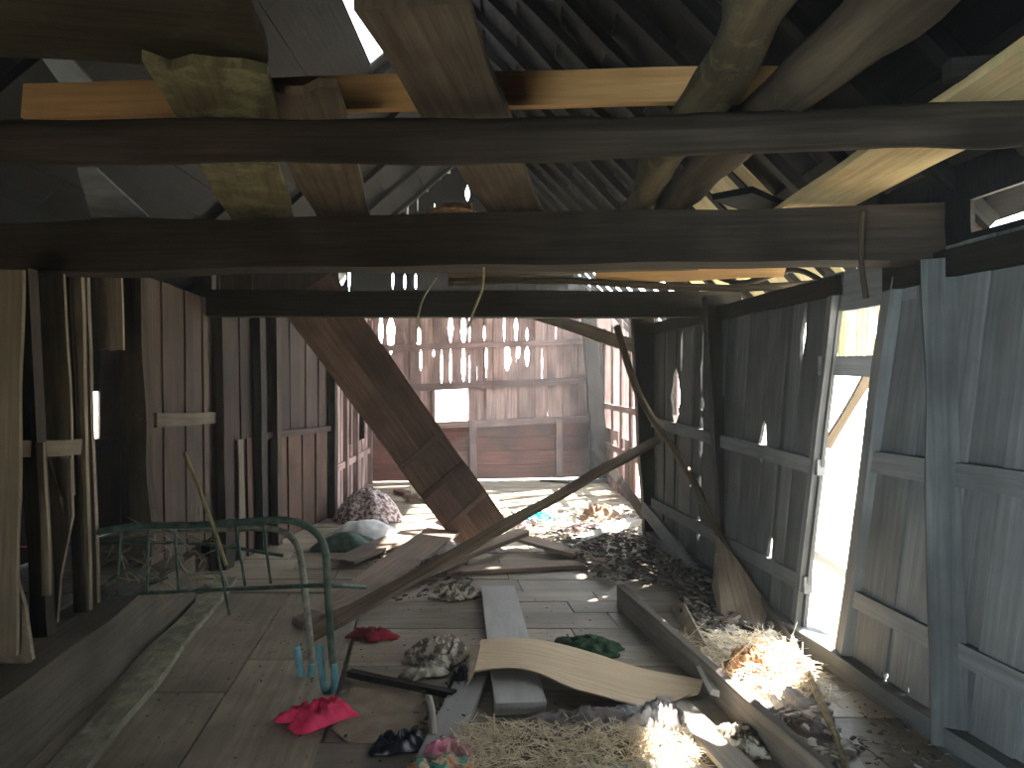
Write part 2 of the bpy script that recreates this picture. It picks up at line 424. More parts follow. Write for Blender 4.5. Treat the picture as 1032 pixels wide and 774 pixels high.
# header over the doorway
board('trim_1', V((rx(4.05)-.0, 4.05, 1.99)), V((rx(3.3), 3.3, 1.99)), .2, .05, V((-1, -.12, 0)), 'wall_r', kind='structure')
# sill timbers at the foot of the right wall
board('trim_2', V((rx(7.1)-.03, 7.1, .05)), V((rx(-1.2)-.03, -1.2, .05)), .1, .14, V((-1, -.12, 0)), 'wall_r', kind='structure', wav=.006)
# right wall of the far room, set further out, with gaps
WFR = Wall((1.42, 12.0, 0), (1.62, 7.2, 0), (1.42, 12.0, 2.35), (1.62, 7.2, 2.35))
wf = build_wall('wall_right', WFR, 'wall_b', [(.08+.075*i, .02, .98, .03+.035*(i % 3)) for i in range(12)], holes=[(.16, .25, .36, 1.), (.29, .38, .36, 1.), (.42, .52, .33, 1.), (.57, .66, .3, 1.), (.70, .80, .3, 1.), (.84, .93, .3, 1.), (.3, .36, .06, .3), (.6, .68, .06, .26)], bw=.14, rs=8, tiny=.3)
girt(WFR, wf, 0, .25, 1, .25, mat='wall_b'); girt(WFR, wf, 0, .5, 1, .49, mat='wall_b')

# back gable wall
YB0, YB1 = 11.35, 11.8
WB = Wall((-4.2, YB0-.3, 0), (2.2, YB1+.1, .03), (-4.2, YB0-.3, 2.72), (2.2, YB1+.1, 2.72))
WU = Wall((-4.2, YB0-.33, 2.7), (2.2, YB1+.07, 2.7), (-4.2, YB0-.33, 5.1), (2.2, YB1+.07, 5.1))
slb = [(384, 316, 350, 6), (394, 316, 358, 9), (422, 330, 350, 7), (424, 352, 374, 4), (445, 352, 390, 3), (454, 316, 346, 6), (455, 350, 388, 3), (467, 318, 350, 7), (467, 350, 386, 6),
       (474, 318, 346, 2.5), (475, 360, 388, 2.5), (488, 328, 344, 3), (490, 348, 382, 3), (508, 316, 345, 3), (511, 347, 374, 11), (520, 320, 346, 5), (522, 346, 362, 4), (531, 330, 344, 3), (532, 348, 370, 6), (438, 352, 360, 3), (592, 350, 392, 4), (601, 380, 420, 2), (546, 350, 386, 2), (560, 318, 344, 1.5)]
slu = [
       (345, 266, 288, 8), (352, 268, 290, 6), (396, 272, 292, 3), (408, 276, 292, 4), (419, 276, 292, 4), (370, 168, 176, 3), (408, 166, 175, 3), (432, 166, 176, 3), (397, 194, 219, 3), (411, 196, 220, 2), (421, 196, 214, 3), (471, 188, 204, 5), (438, 205, 222, 2),
       (352, 60, 72, 3), (341, 100, 106, 6), (310, 272, 284, 4), (325, 66, 71, 5)]
u0, tw0 = WB.px(437, 429); u1, tw1 = WB.px(473, 390)
wb = build_wall('wall_back', WB, 'wall_b', sl(WB, slb), bw=.125, holes=[(u0, u1, tw0, tw1)], rs=11, tiny=.14, tiny_w=.007, t_seg=40)
for (ya, yb, h) in ((352, 344, .09), (393, 383, .11), (431, 422, .10)):
    (ua, ta), (ub, tb) = WB.px(366, ya), WB.px(600, yb)
    girt(WB, wb, ua, ta, ub, tb, h=h, d=.07, mat='girt_b', off=.06)
def roof_z(x): return 5.0-(x+.7)*1.018 if x > -.7 else 5.0-(-.7-x)*.846
wu = build_wall('wall_back', WU, 'roof', sl(WU, slu), bw=.135, rs=12, tiny=.08, tiny_w=.012, t_seg=40, tmax=lambda u: min(1, max(.02, (roof_z(-4.2+6.4*u)-2.7+.02)/2.4)))  # upper wall's shade is put into its colour by the dark boards
for z in (.06, .45): girt(WU, wu, .22, z, .85, z, mat='darker', off=.06)
# horizontal red boards lining the lower part of the back wall
mb = MB(); W = WB
for i in range(4):
    a = W.at(.26, 0, .05); b = W.at(.88, 0, .05)
    sub = MB(); slab(sub, (b-a).length, .215, .02, seed=i*7.7, r=R.random(), wav=.004)
    fm = frame(V((a.x, a.y, .12+.218*i)), V((b.x, b.y, .14+.218*i)), W.n)
    bs = len(mb.v); mb.v += [fm @ v for v in sub.v]; mb.f += [[q+bs for q in f] for f in sub.f]; mb.uv += sub.uv; mb.r += sub.r
o = mb.build('lining_board', M['wall_red'], wb)
for (px, nm) in ((477, 'stud'), (563, 'stud'), (596, 'stud')):
    u, _ = WB.px(px, 450); a = W.at(u, 0, .09); b = V((a.x-.02, a.y, .93 if px < 590 else 2.6))
    board(nm, a, b, .10, .06, W.n, 'girt_b' if px != 596 else 'darker', parent=wb, wav=.006)
# window frame of the back opening
c0 = W.at(u0, tw0, .05); c1 = W.at(u1, tw0, .05); c2 = W.at(u1, tw1, .05); c3 = W.at(u0, tw1, .05)
wo = bpy.data.objects.new('window_1', None); C.objects.link(wo); wo.location = c0; tag(wo, kind='structure')
bpy.context.view_layer.update()
for (a, b, nm) in ((c0, c1, 'window_sill'), (c1, c2, 'jamb'), (c3, c0, 'jamb')): board(nm, a, b, .05, .07, W.n, 'pale' if nm == 'window_sill' else 'wall_b', parent=wo, wav=.004)

# left side wall of the far room: studs with openings between
WFL = Wall((-2.1, 8.3, 0), (-2.2, 11.3, 0), (-2.1, 8.3, 2.5), (-2.2, 11.3, 2.5))
WFL.n = -WFL.n if WFL.n.x < 0 else WFL.n
wl = build_wall('wall_left', WFL, 'wall_b', [], holes=[(.04, .14, .15, .76), (.34, .5, .28, .7), (.62, .86, .28, .64)], bw=.16, rs=21, tiny=.1)
for k in (.02, .3, .55, .95): board('stud', WFL.at(k, 0, .05), WFL.at(k, .98, .05), .08, .08, V((1, 0, 0)), 'wall_b', parent=wl, wav=.004)
girt(WFL, wl, 0, .2, 1, .2, mat='wall_b', off=.04)

# left partition, far half: dark boards from the sill to the far doorway
WL2 = Wall((-2.42, 5.9, 0), (-2.08, 8.35, 0), (-2.46, 5.9, ZT+.1), (-2.08, 8.35, ZT+.1))
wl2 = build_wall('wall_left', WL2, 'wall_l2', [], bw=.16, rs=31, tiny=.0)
girt(WL2, wl2, .35, .47, 1, .46, mat='wall_l2', h=.06, off=.045)
mbp = WL2.at(.5, 0, .04)
for k in range(4):
    u = .48+.135*k
    board('low_panel_board', WL2.at(u, .01, .035+.004*(k % 2)), WL2.at(u, .455, .035+.004*(k % 2)), .30, .018, WL2.n, 'panel', parent=wl2, wav=.004)
for (u, m_, w_, lab) in ((.05, 'dark', .12, 'dark post where the lighter boards meet the dark boards of the partition'), (.30, 'darker', .10, 'sooty post in the middle of the dark partition boards'),
                    (.42, 'dark', .09, 'dark post just before the brown lower panel'), (.985, 'darker', .09, 'dark end post of the partition next to the far room opening')):
    board('partition_post', WL2.at(u, .0, .08), WL2.at(u, .99, .08), w_, .07, WL2.n, m_, lab, 'post', wav=.008)
for (u, lab) in ((.18, 'greyish narrow board nailed to the dark partition, nearer the lighter boards'), (.24, 'reddish narrow board nailed to the dark partition, nearer the brown panel')):
    board('partition_strip', WL2.at(u, .0, .045), WL2.at(u, .47, .045), .09, .02, WL2.n, 'ledge' if u < .2 else 'panel', lab, 'strip', wav=.006)
# left partition, near half
WL1 = Wall((-2.34, 4.75, .28), (-2.44, 5.95, .28), (-2.34, 4.7, ZT+.1), (-2.46, 5.95, ZT+.1))
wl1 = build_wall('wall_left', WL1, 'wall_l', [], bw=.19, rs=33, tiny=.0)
girt(WL1, wl1, 0, .52, 1, .50, mat='ledge', h=.09, off=.045)
# outer left wall, seen between the posts
WL0 = Wall((-4.1, -1.4, 0), (-4.1, 11.2, 0), (-4.1, -1.4, 2.3), (-4.1, 11.2, 2.3))
def uy(Y): return (Y+1.4)/12.6
wl0 = build_wall('wall_left', WL0, 'wall_l', [(uy(6.6), .3, .5, .03)], holes=[(uy(7.05), uy(7.3), .42, .62)], bw=.2, rs=41, tiny=.05, tiny_w=.01)
girt(WL0, wl0, 0, .4, 1, .4, mat='wall_l')
# partition across the left side room
WX = Wall((-4.1, 8.4, 0), (-2.1, 8.4, 0), (-4.1, 8.4, 3.0), (-2.1, 8.4, 3.0))
build_wall('wall_left', WX, 'wall_l', [], bw=.2, rs=45, tiny=.0)
# wall behind the viewpoint, doorway added unseen to light the right wall
WF = Wall((2.5, -1.4, 0), (-4.1, -1.4, 0), (2.5, -1.4, 4.9), (-4.1, -1.4, 4.9))
hd = ((2.5+.5)/6.6, (2.5+1.3)/6.6, 0.0, 1.5/4.9)
build_wall('wall_front', WF, 'wall_l', [], bw=.2, holes=[hd], rs=51, tiny=0)

# ------------------------------------------------------------------ ROOF
RX, RZ = -.7, 5.0
def roof_side(name, ex, ez, rs, holes):
    """boards running along the ridge, one mesh"""
    rr = random.Random(rs); mb = MB(); n = 19
    s = V((RX-ex, 0, RZ-ez)); Ls = s.length; sn = s.normalized(); nn = V((-sn.z, 0, sn.x)); nn = nn if nn.z > 0 else -nn
    for i in range(n):
        f0 = i/n; f1 = (i+1)/n
        cuts = [-1.5]; y = -1.5
        while y < 12.2:
            y += rr.uniform(2.2, 3.6); cuts.append(min(y, 12.2))
        segs = list(zip(cuts, cuts[1:]))
        for (h0, h1, y0, y1) in holes:
            if f0 >= h0-1e-3 and f1 <= h1+1e-3:
                ns = []
                for (a, b) in segs:
                    if b <= y0 or a >= y1: ns.append((a, b)); continue
                    if a < y0: ns.append((a, y0))
                    if b > y1: ns.append((y1, b))
                segs = ns
        for (a, b) in segs:
            if b-a < .05: continue
            g = -.012
            base = len(mb.v); r = rr.random(); uo = rr.random()*20
            off = nn*(.0+(.022 if i % 2 else 0)+rr.uniform(0, .003))
            for yy in (a+.004, b-.004):
                for (f, e) in ((f0, g), (f1, -g)):
                    p = V((ex, 0, ez))+s*f+sn*e+off; p.y = yy
                    mb.v.append(p); mb.v.append(p+nn*.02)
            w = Ls/n
            for ids in ([0, 2, 6, 4], [1, 5, 7, 3], [0, 4, 5, 1], [2, 3, 7, 6], [0, 1, 3, 2], [4, 6, 7, 5]):
                mb.face([base+q for q in ids], [((a if q < 4 else b)+uo, (0 if q % 4 < 2 else w)+i*.7) for q in ids], r)
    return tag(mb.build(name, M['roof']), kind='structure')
ceil = roof_side('ceiling', 2.05, 2.2, 1, [(.0, .37, 8.0, 12.1), (.05, .159, 4.6, 7.2)])  # far opening added out of view so sun reaches the far floor
ceil2 = roof_side('ceiling', -4.6, 1.7, 2, [(.84, .895, 5.5, 6.9)])
# rafters, each one its own object
k = 0
for i in range(26):
    Y = -.9+.5*i
    if Y > 11.6: break
    board('rafter', V((2.0, Y, 2.17)), V((RX+.03, Y, 4.93)), .06, .08, V((0, 1, 0)), 'roof', 'dark sloping rafter under the roof boards on the doorway side', 'rafter', 'rafters of the doorway side roof slope', wav=.006)
    if i % 2 == 0 and not 4.9 < Y < 7:
        board('rafter', V((-4.5, Y, 1.68)), V((RX-.03, Y, 4.93)), .06, .08, V((0, 1, 0)), 'roof', 'dark sloping rafter under the roof boards on the bed frame side', 'rafter', 'rafters of the bed frame side roof slope', wav=.006)
# eave sheets, the pale lit boards under the roof beyond the long beam
for i in range(9):
    Y = 4.6+.29*i
    board('eave_board', V((2.0+.012*(i % 2), Y+.03, 2.19+.012*(i % 2))), V((1.32+.012*(i % 2), Y-.03, 2.86+.012*(i % 2))), .33, .012, V((.7, 0, 1)), 'eave', 'pale yellowish board laid under the roof slope above the doorway side wall', 'board', 'pale boards lit under the eave', jag1=.03)
bpy.context.view_layer.update()
#PART2
# ------------------------------------------------------------------ BEAMS AND LOFT
UP = V((0, 0, 1)); FR = V((0, -1, 0))
board('tie_beam', V((-3.9, 3.85, 2.17)), V((2.0, 3.2, 2.145)), .235, .2, V((-.1, -1, 0)), 'dark', 'thick squared dark beam spanning the barn, front face broad and straight', 'beam', wav=.008)
pole('log_beam', [V((-3.6, 2.28, 2.245)), V((-1.5, 2.25, 2.235)), V((0, 2.2, 2.225)), V((1.2, 2.16, 2.25)), V((2.1, 2.1, 2.27))], .062, 'dark', 'round dark log lying across the barn in front of the squared beam', 'beam', seg=16, k=14)
board('tie_beam', P(205, 306, 5.9), P(745, 308, 5.75), .2, .14, FR, 'darker', 'dark beam carried by the posts beyond the loft, leaning ramp board under it', 'beam', wav=.006)
# orange board on edge over the loft planks
a = P(25, 103, 2.62); b = P(795, 84, 2.5)
board('edge_board', a, b, .125, .03, V((0, -1, .12)), 'orange', 'long bright orange-brown board standing on edge above the loft planks', 'board', wav=.006, jag1=.03)
# loft planks (they lie on the log and the beam)
def loft(name, pts, z, w, mat, label, t=.028, **k):
    a = G(*pts[0], z); b = G(*pts[1], z)
    return board(name, a, b, w, t, UP, mat, label, 'plank', **k)
ZL = 2.315
loft('loft_plank', ((412, 0), (519, 213)), ZL, .25, 'brown', 'wide grey-brown loft plank passing over the log beam beside the roof hole', jag0=.0)
o = bpy.context.scene.objects['loft_plank']
board('loft_plank', V((-.78, 1.86, ZL+.0)), V((-1.22, 3.62, ZL)), .30, .028, UP, 'moss', 'short moss-green loft plank with a flaking broken end above the log beam', 'plank', jag0=.05, wav=.015)
board('loft_plank', V((-.62, 2.06, ZL+.032)), V((-.83, 3.7, ZL+.0)), .26, .026, UP, 'brown', 'reddish brown loft plank next to the moss-green one, broken at its near end', 'plank', jag0=.06, wav=.012)
board('loft_plank', V((-1.75, 1.60, ZL+.06)), V((-.60, 1.80, ZL+.06)), .52, .03, UP, 'shade', 'broad dark mossy board crossing the loft at the very top of the view', 'plank', jag1=.05, wav=.02)
board('loft_plank', V((1.40, 1.2, ZL+.01)), V((1.41, 3.98, ZL+.01)), .36, .028, UP, 'tan', 'wide tan and orange loft plank over the wall of the doorway side', 'plank', wav=.012, taper=.85)
board('edge_board', V((1.2, 2.04, ZL+.05)), V((2.1, 1.98, ZL+.05)), .05, .05, FR, 'darker', 'dark batten lying across the tan loft plank', 'batten')
# round poles over the loft
pole('loft_pole', [V((.54, 1.1, 2.37)), G(766, 0, 2.37), G(748, 40, 2.37), G(712, 100, 2.37), G(660, 170, 2.37), G(642, 212, 2.37), V((.6, 4.6, 2.37))], (.076, .07), 'green_log', 'thick round loft pole with bright green moss above the log beam', 'pole', rough=.35)
pole('loft_pole', [V((.93, 1.1, 2.37)), G(905, 0, 2.37), G(782, 105, 2.37), G(712, 170, 2.37), G(672, 212, 2.37), V((.74, 4.6, 2.37))], (.09, .065), 'log', 'thick brown loft pole beside the mossy one, nearer the doorway wall', 'pole', rough=.25)
board('loft_plank', V((1.0, 3.35, ZL+.05)), V((1.55, 3.95, ZL+.05)), .2, .03, UP, 'roof', 'short dark board lying behind the tan plank on the squared beam', 'plank')
# poles and boards behind the squared beam
pole('thin_pole', [P(452, 284, 4.5), P(560, 282, 4.5), P(640, 287, 4.5), P(740, 290, 4.55), P(860, 284, 4.6)], .022, 'log', 'thin crooked pole hung behind the squared beam', 'pole', rough=.4)
for (p0, p1, w, m_, lab) in ((((450, 270), (705, 262)), 0, .17, 'brown', 'brown board behind the squared beam above the thin crooked pole'),
                        (((600, 276), (792, 268)), 0, .2, 'orange', 'orange tinted board behind the squared beam near the doorway side')):
    a = P(*p0[0], 4.5); b = P(*p0[1], 4.3)
    board('cross_board', a, b, w, .025, V((0, -.5, -1)), m_, lab, 'board', wav=.01)
pole('roof_hoop', [P(700, 268, 5.2), P(745, 285, 5.0), P(800, 272, 4.8), P(838, 290, 4.6)], .018, 'darker', 'dark bent stick against the pale eave boards', 'stick')
pole('brace_stick', [P(868, 212, 3.05), P(868, 262, 3.06), P(873, 300, 3.1)], .012, 'log', 'short stick hanging at the top corner of the doorway', 'stick')

# posts
board('wall_post', P(741, 590, 5.45), P(722, 298, 5.45), .19, .12, FR, 'darker', 'dark squared post between the far beam and the pale broken panel', 'post', wav=.008)
board('wall_post', P(659, 543, 7.1), P(646, 318, 7.1), .19, .16, FR, 'darker', 'dark heavy post where the leaning pole and the slanting plank meet', 'post', wav=.01)
board('wall_post', P(607, 481, 11.2), P(592, 306, 11.2), .22, .14, FR, 'darker', 'dark post in the corner of the far room', 'post', wav=.008)
board('wall_post', V((rx(3.84)-.03, 3.84, .1)), V((rx(3.43)-.03, 3.43, 2.0)), .07, .1, V((-.1, -1, 0)), 'wall_r', 'slanting grey jamb post at the near side of the bright doorway', 'post', wav=.006)
board('wall_post', V((rx(3.05)-.06, 3.05, .02)), V((rx(3.1)-.06, 3.1, 2.02)), .13, .1, V((-.5, -1, 0)), 'post_r', 'broad blue-grey post on the near wall under the end of the squared beam', 'post', wav=.008)
board('wall_post', V((rx(4.32)-.03, 4.33, .1)), V((rx(3.92)-.03, 3.92, 2.0)), .06, .08, V((-.1, -1, 0)), 'wall_r', 'slanting thin jamb at the far side of the bright doorway', 'post', wav=.005)
# brace at the far right of the back room
board('brace', P(540, 316, 8.2), P(655, 355, 7.3), .13, .05, FR, 'brown', 'slanting brace running down from the far beam to the heavy dark post', 'brace')
# doorway: things outside
board('cross_rail', P(826, 368, 4.05), P(902, 368, 3.7), .10, .03, V((-1, -.3, 0)), 'wall_r', 'dark board across the upper part of the bright doorway', 'board', wav=.01)
board('slanted_stake', P(832, 450, 4.35), P(880, 372, 4.1), .07, .03, FR, 'brown', 'slanting stake crossing the bright doorway below the dark board', 'stake')
board('cross_rail', P(800, 545, 4.7), P(872, 588, 4.2), .07, .03, V((-1, -.3, 0)), 'pale', 'low pale rail across the bright doorway', 'board')
aw = bpy.data.objects.new('slatted_awning', None); C.objects.link(aw); aw.location = P(870, 330, 4.4)
tag(aw, 'pale slatted awning hanging outside the top of the bright doorway', 'awning')
bpy.context.view_layer.update()
for i in range(7):
    a = P(838+i*9.5, 362, 4.45-.03*i); b = P(840+i*9.5, 296, 4.45-.03*i)
    board('slat', a, b, .04, .02, FR, 'eave', parent=aw, wav=.008, jag0=.03)
board('rail', P(825, 306, 4.5), P(905, 304, 4.25), .05, .03, FR, 'eave', parent=aw)

# left posts on the mossy sill
board('sill_beam', V((-1.88, 1.0, .15)), V((-2.36, 5.05, .15)), .3, .36, UP, 'ledge', 'massive earthy sill timber under the posts of the partition', 'beam', wav=.012)
bpy.context.scene.objects['sill_beam'].location = (-1.84, 1.0, .15)
mb_o = board('sill_trim_board', V((-1.56, 2.0, .022)), V((-2.16, 5.6, .022)), .15, .04, UP, 'lichen', 'lichen-covered pale green board on the floor along the sill timber', 'board', wav=.012, jag1=.05)
board('splinter', G(95, 748, .012), G(122, 722, .012), .03, .012, UP, 'pale', 'small pale splinter lying beside the lichen-covered board', 'splinter', jag0=.02)
def lpost(pxt, pxb, yb, wpx, mat, label, yt=272, plane=-1.75, name='partition_post', t=.05, cat='post', n=FR, **k):
    s = (pxb-CX)/F_PX; Y = plane/(s+.12)
    a = P(pxb, yb, Y); b = P(pxt, yt, Y)
    a.z = max(a.z, .335 if Y < 5 else 0.0)
    a.x = s*Y
    return board(name, a, b, wpx/F_PX*Y, t, n, mat, label, cat, **k)
lpost(24, 44, 640, 17, 'dark', 'dark brown post on the sill, second upright from the picture edge', t=.07)
lpost(6, 0, 660, 34, 'pale_l', 'tan board at the very edge of the view beside the dark brown post', t=.02, name='partition_board', cat='board')
lpost(49, 60, 500, 30, 'pale_l', 'wide tan board between the two dark posts on the sill', t=.02, plane=-1.80, name='partition_board', cat='board')
lpost(68, 84, 632, 13, 'dark', 'dark post on the sill behind the paired pale strips', t=.06)
lpost(80, 88, 634, 6, 'pale_l', 'narrow pale strip nailed to the post nearer the gap', t=.03, name='partition_strip', cat='strip', plane=-1.73)
lpost(87, 97, 634, 5, 'pale_l', 'narrow pale strip right beside the dark gap with the bright slot', t=.03, name='partition_strip', cat='strip', plane=-1.74)
lpost(42, 46, 600, 9, 'pale_l', 'slim pale upright crossing the cracked tan boards under the rail', t=.02, yt=446, plane=-1.70, name='partition_strip', cat='strip')
lpost(134, 146, 528, 22, 'log', 'rough bark-brown post beyond the dark gap with the bright slot', t=.09, wav=.014)
lpost(206, 214, 560, 18, 'dark', 'dark post at the far end of the tan partition boards', t=.09)
lpost(110, 112, 318, 28, 'pale_l', 'short tan board hanging above the dark gap', t=.02, name='partition_board', cat='board') if False else None
a = P(96, 300, 4.25); b = P(128, 304, 4.6)
board('partition_board', P(110, 355, 4.25), P(108, 270, 4.25), .18, .02, FR, 'pale_l', 'short board hanging above the dark gap between the pale strips and the rough post', 'board', jag0=.02)
# rail across near posts
board('partition_rail', P(-20, 456, 3.1), P(80, 450, 3.72), .07, .03, V((.6, -1, 0)), 'pale_l', 'tan horizontal rail nailed across the posts on the sill', 'rail')
# split board pieces below the rail
def poly(name, pts, th, mat, label, cat, nrm=None, group=None, bevel=0):
    """flat thing with an outline of its own; pts in 3D, thickness along its normal"""
    c = sum(pts, V())/len(pts)
    n = V()
    for i in range(len(pts)): n += (pts[i]-c).cross(pts[(i+1) % len(pts)]-c)
    n.normalize()
    mb = MB(); k = len(pts)
    e = (pts[1]-pts[0]).normalized(); f = n.cross(e)
    for s_ in (-.5, .5):
        for p in pts: mb.v.append(p-c+n*th*s_)
    u = [((p-c).dot(e), (p-c).dot(f)) for p in pts]
    mb.face(list(range(k))[::-1], u[::-1]); mb.face(list(range(k, 2*k)), u)
    for i in range(k):
        j = (i+1) % k; mb.face([i, j, k+j, k+i], [u[i], u[j], u[j], u[i]])
    o = mb.build(name, M[mat], None, Matrix.Translation(c))
    return tag(o, label, cat, group)
poly('split_board', [P(x, y, 3.62) for x, y in ((50, 462), (66, 520), (62, 462), (72, 462), (74, 520), (62, 580), (58, 632), (44, 632), (44, 462))][::-1], .02, 'pale_l', 'tan board split to a point under the rail', 'board')
poly('split_board', [P(x, y, 3.1) for x, y in ((-30, 480), (-2, 500), (12, 560), (26, 610), (34, 664), (10, 690), (-30, 700))], .02, 'pale_l', 'broken tan board with a slanting edge at the picture edge', 'board')
pole('red_strip', [P(10, 551, 4.2), P(34, 551, 4.2)], .006, 'red', 'thin red strip in the dark behind the broken tan board', 'strip', curve=False)
# boards and rubbish stored behind the left posts
board('stored_board', P(92, 470, 6.5), P(122, 462, 6.6), .5, .03, V((0, -1, 0)), 'darker', 'dark board closing the foot of the gap behind the bed frame', 'board') if False else None
# leaning ramp board with cleats
ra, rb = V((-1.71, 6.12, 2.28)), V((-.24, 6.95, .03))
ax = (ra-rb).normalized(); vdir = V((0, -1, 0)); sidev = V((1, 0, 0))
nrm = (V((.25, -1, .25)) - ax*V((.25, -1, .25)).dot(ax)).normalized()
ramp = bpy.data.objects.new('ramp_board', None); C.objects.link(ramp); ramp.location = rb
tag(ramp, 'wide brown boarded ramp leaning from the far beam down to the floor', 'ramp')
bpy.context.view_layer.update()
side = nrm.cross(ax).normalized()
for s_, w_, lab in ((-.125, .27, None), (.125, .25, None)):
    board('ramp_plank', rb+side*s_, ra+side*s_, w_, .035, nrm, 'ramp', parent=ramp, wav=.006)
for d in (.38, .75, 1.1):
    c = rb+ax*d+nrm*.025
    board('cleat', c-side*.24, c+side*.24, .05, .012, nrm, 'ramp', parent=ramp, wav=.003)
# ---- boards crossing in the middle of the floor
B = lambda p0, z0, p1, z1, w, mat, label, t=.03, n=UP, **k: board('loose_board', G(*p0, z0), G(*p1, z1), w, t, n, mat, label, 'board', **k)
B((344, 566), .05, (456, 518), .10, .24, 'floorboard', 'wide grey-brown board lying flat before the white sack', jag0=.02)
B((330, 622), .03, (456, 528), .17, .26, 'floorboard', 'broad dark brown board slanting up towards the foot of the ramp', n=V((.2, -.2, 1)))
B((300, 628), .03, (528, 536), .14, .10, 'floorboard', 'long brown board with a pale top edge ending at the foot of the ramp', n=V((0, -.4, 1)), t=.045)
board('leaning_plank', V((-1.18, 4.3, .04)), V((1.30, 6.62, 1.0)), .085, .035, V((0, -.6, 1)), 'brown', 'long plank rising from the floor to lean on the heavy dark post', 'plank')
B((520, 541), .10, (628, 570), .02, .18, 'floorboard', 'short brown board lying beyond the leaning plank, pointing at the dark debris', jag1=.02)
B((556, 556), .03, (640, 524), .10, .16, 'pale', 'pale board lying towards the corner post with its end in the light', t=.04)
B((450, 575), .02, (640, 566), .02, .2, 'floorboard', 'low flat board on the floor under the crossing boards')
B((448, 508), .03, (400, 494), .03, .12, 'wall_red', 'small reddish board lying beyond the mottled sack')
B((545, 484), .015, (585, 487), .015, .05, 'darker', 'thin dark stick at the foot of the far room wall')
board('stick', P(600, 452, 9.2), G(652, 524, .02), .09, .04, FR, 'dark', 'grey stick slanting down to the foot of the heavy dark post', 'stick')
# long bent pole on the right
pole('bent_pole', [P(622, 330, 7.2), P(645, 400, 6.6), P(690, 470, 5.8), P(728, 545, 5.1), P(765, 600, 4.7), P(800, 652, 4.12)], (.035, .022), 'log', 'long bent pole reaching from the dark debris post down to the straw', 'pole', rough=.3)
pole('cane', [G(798, 646, .07), G(824, 700, .08), G(843, 745, .05), G(856, 790, .03)], .016, 'twine', 'thin pale cane lying over the straw heap by the doorway', 'cane')
poly('broken_panel', [P(722, 540, 5.05), P(745, 568, 4.85), P(774, 612, 4.6), P(768, 645, 4.33), P(728, 640, 4.42), P(718, 590, 4.75)][::-1], .02, 'brown', 'brown broken panel standing under the bent pole', 'panel')
pole('split_cane', [P(763, 606, 4.85), P(759, 622, 4.7), P(762, 640, 4.4), P(768, 652, 4.25)], .011, 'straw', 'curved pale cane sticking out of the straw under the bent pole', 'cane')
board('wall_bottom_rail', V((rx(6.9)-.16, 6.9, .35)), V((rx(5.6)-.16, 5.6, .06)), .12, .03, V((-1, 0, .2)), 'wall_r', 'grey rail slanting along the foot of the wall beyond the dark squared post', 'rail')
# squared timber on the floor and boards near it
board('squared_timber', V((.73, 4.98, .075)), V((1.17, 2.3, .075)), .045, .15, UP, 'timber', 'long squared timber on the floor between the mat and the straw', 'timber', wav=.006)
B((672, 700), .02, (770, 800), .02, .13, 'pale', 'pale board on the floor beside the long squared timber, near the viewer', t=.025)
B((822, 722), .02, (862, 782), .02, .10, 'grey', 'grey board end poking out of the litter by the near wall')
# grey boards and mat
gb = board('grey_board', V((-.10, 5.28, .03)), V((.04, 3.35, .03)), .235, .055, UP, 'grey', 'smooth grey board lying under the bamboo mat, its thick end showing', 'board', wav=.002)
board('grey_board', V((-.20, 3.72, .02)), V((-.30, 2.9, .02)), .15, .03, UP, 'grey', 'shorter grey board between the cardboard and the bamboo mat', 'board', wav=.003)
# bamboo mat
top = [V(p) for p in ((-.17, 4.14, .062), (.15, 4.08, .07), (.45, 3.98, .05), (.72, 3.78, .03), (.93, 3.60, .04))]
bot = [V(p) for p in ((-.22, 3.64, .07), (.08, 3.60, .085), (.32, 3.42, .06), (.60, 3.37, .03), (.86, 3.44, .05))]
tp = smooth_pts(top, 8); bt = smooth_pts(bot, 8)
mb = MB(); nv = 14
for s_ in (0, .008):
    for i in range(len(tp)):
        for j in range(nv+1):
            f = j/nv; p = lerp(tp[i], bt[i], f); p = p+V((0, 0, s_+.012*math.sin(f*5+i*.25)+.015*max(0, f-.85)*8*(.5+.5*math.sin(i*.4))))
            mb.v.append(p)
n_ = (nv+1)*len(tp)
for i in range(len(tp)-1):
    for j in range(nv):
        q = [i*(nv+1)+j, i*(nv+1)+j+1, (i+1)*(nv+1)+j+1, (i+1)*(nv+1)+j]
        uvs = [(a//(nv+1)*.04, a % (nv+1)*.045) for a in q]
        mb.face([a+n_ for a in q], uvs); mb.face(q[::-1], uvs[::-1])
tag(mb.build('bamboo_mat', M['mat'], smooth=True), 'tan woven bamboo mat draped over the grey board', 'mat')
poly('mat_corner', [G(484, 650, .09), G(477, 682, .09), G(471, 690, .09), G(474, 650, .09)], .008, 'card', 'small folded brown flap at the corner of the bamboo mat', 'flap')
poly('cardboard_sheet', [G(357, 686, .006), G(436, 703, .012), G(441, 748, .006), G(352, 748, .004), G(335, 735, .004)][::-1], .008, 'card', 'flattened brown cardboard sheet on the floor behind the black bag', 'cardboard')
pole('bone_shard', [G(432, 704, .03), G(436, 720, .05), G(438, 742, .03)], (.018, .01), 'pale', 'pale curved wood shard between the cardboard and the grey board', 'shard', rough=.3)
board('shadow_strip', G(352, 678, .03), G(458, 700, .03), .045, .03, UP, 'dark', 'dark strip standing in for shadow on the floor behind the cardboard sheet', 'batten')  # solid strip standing in for the shadow line beside the cardboard


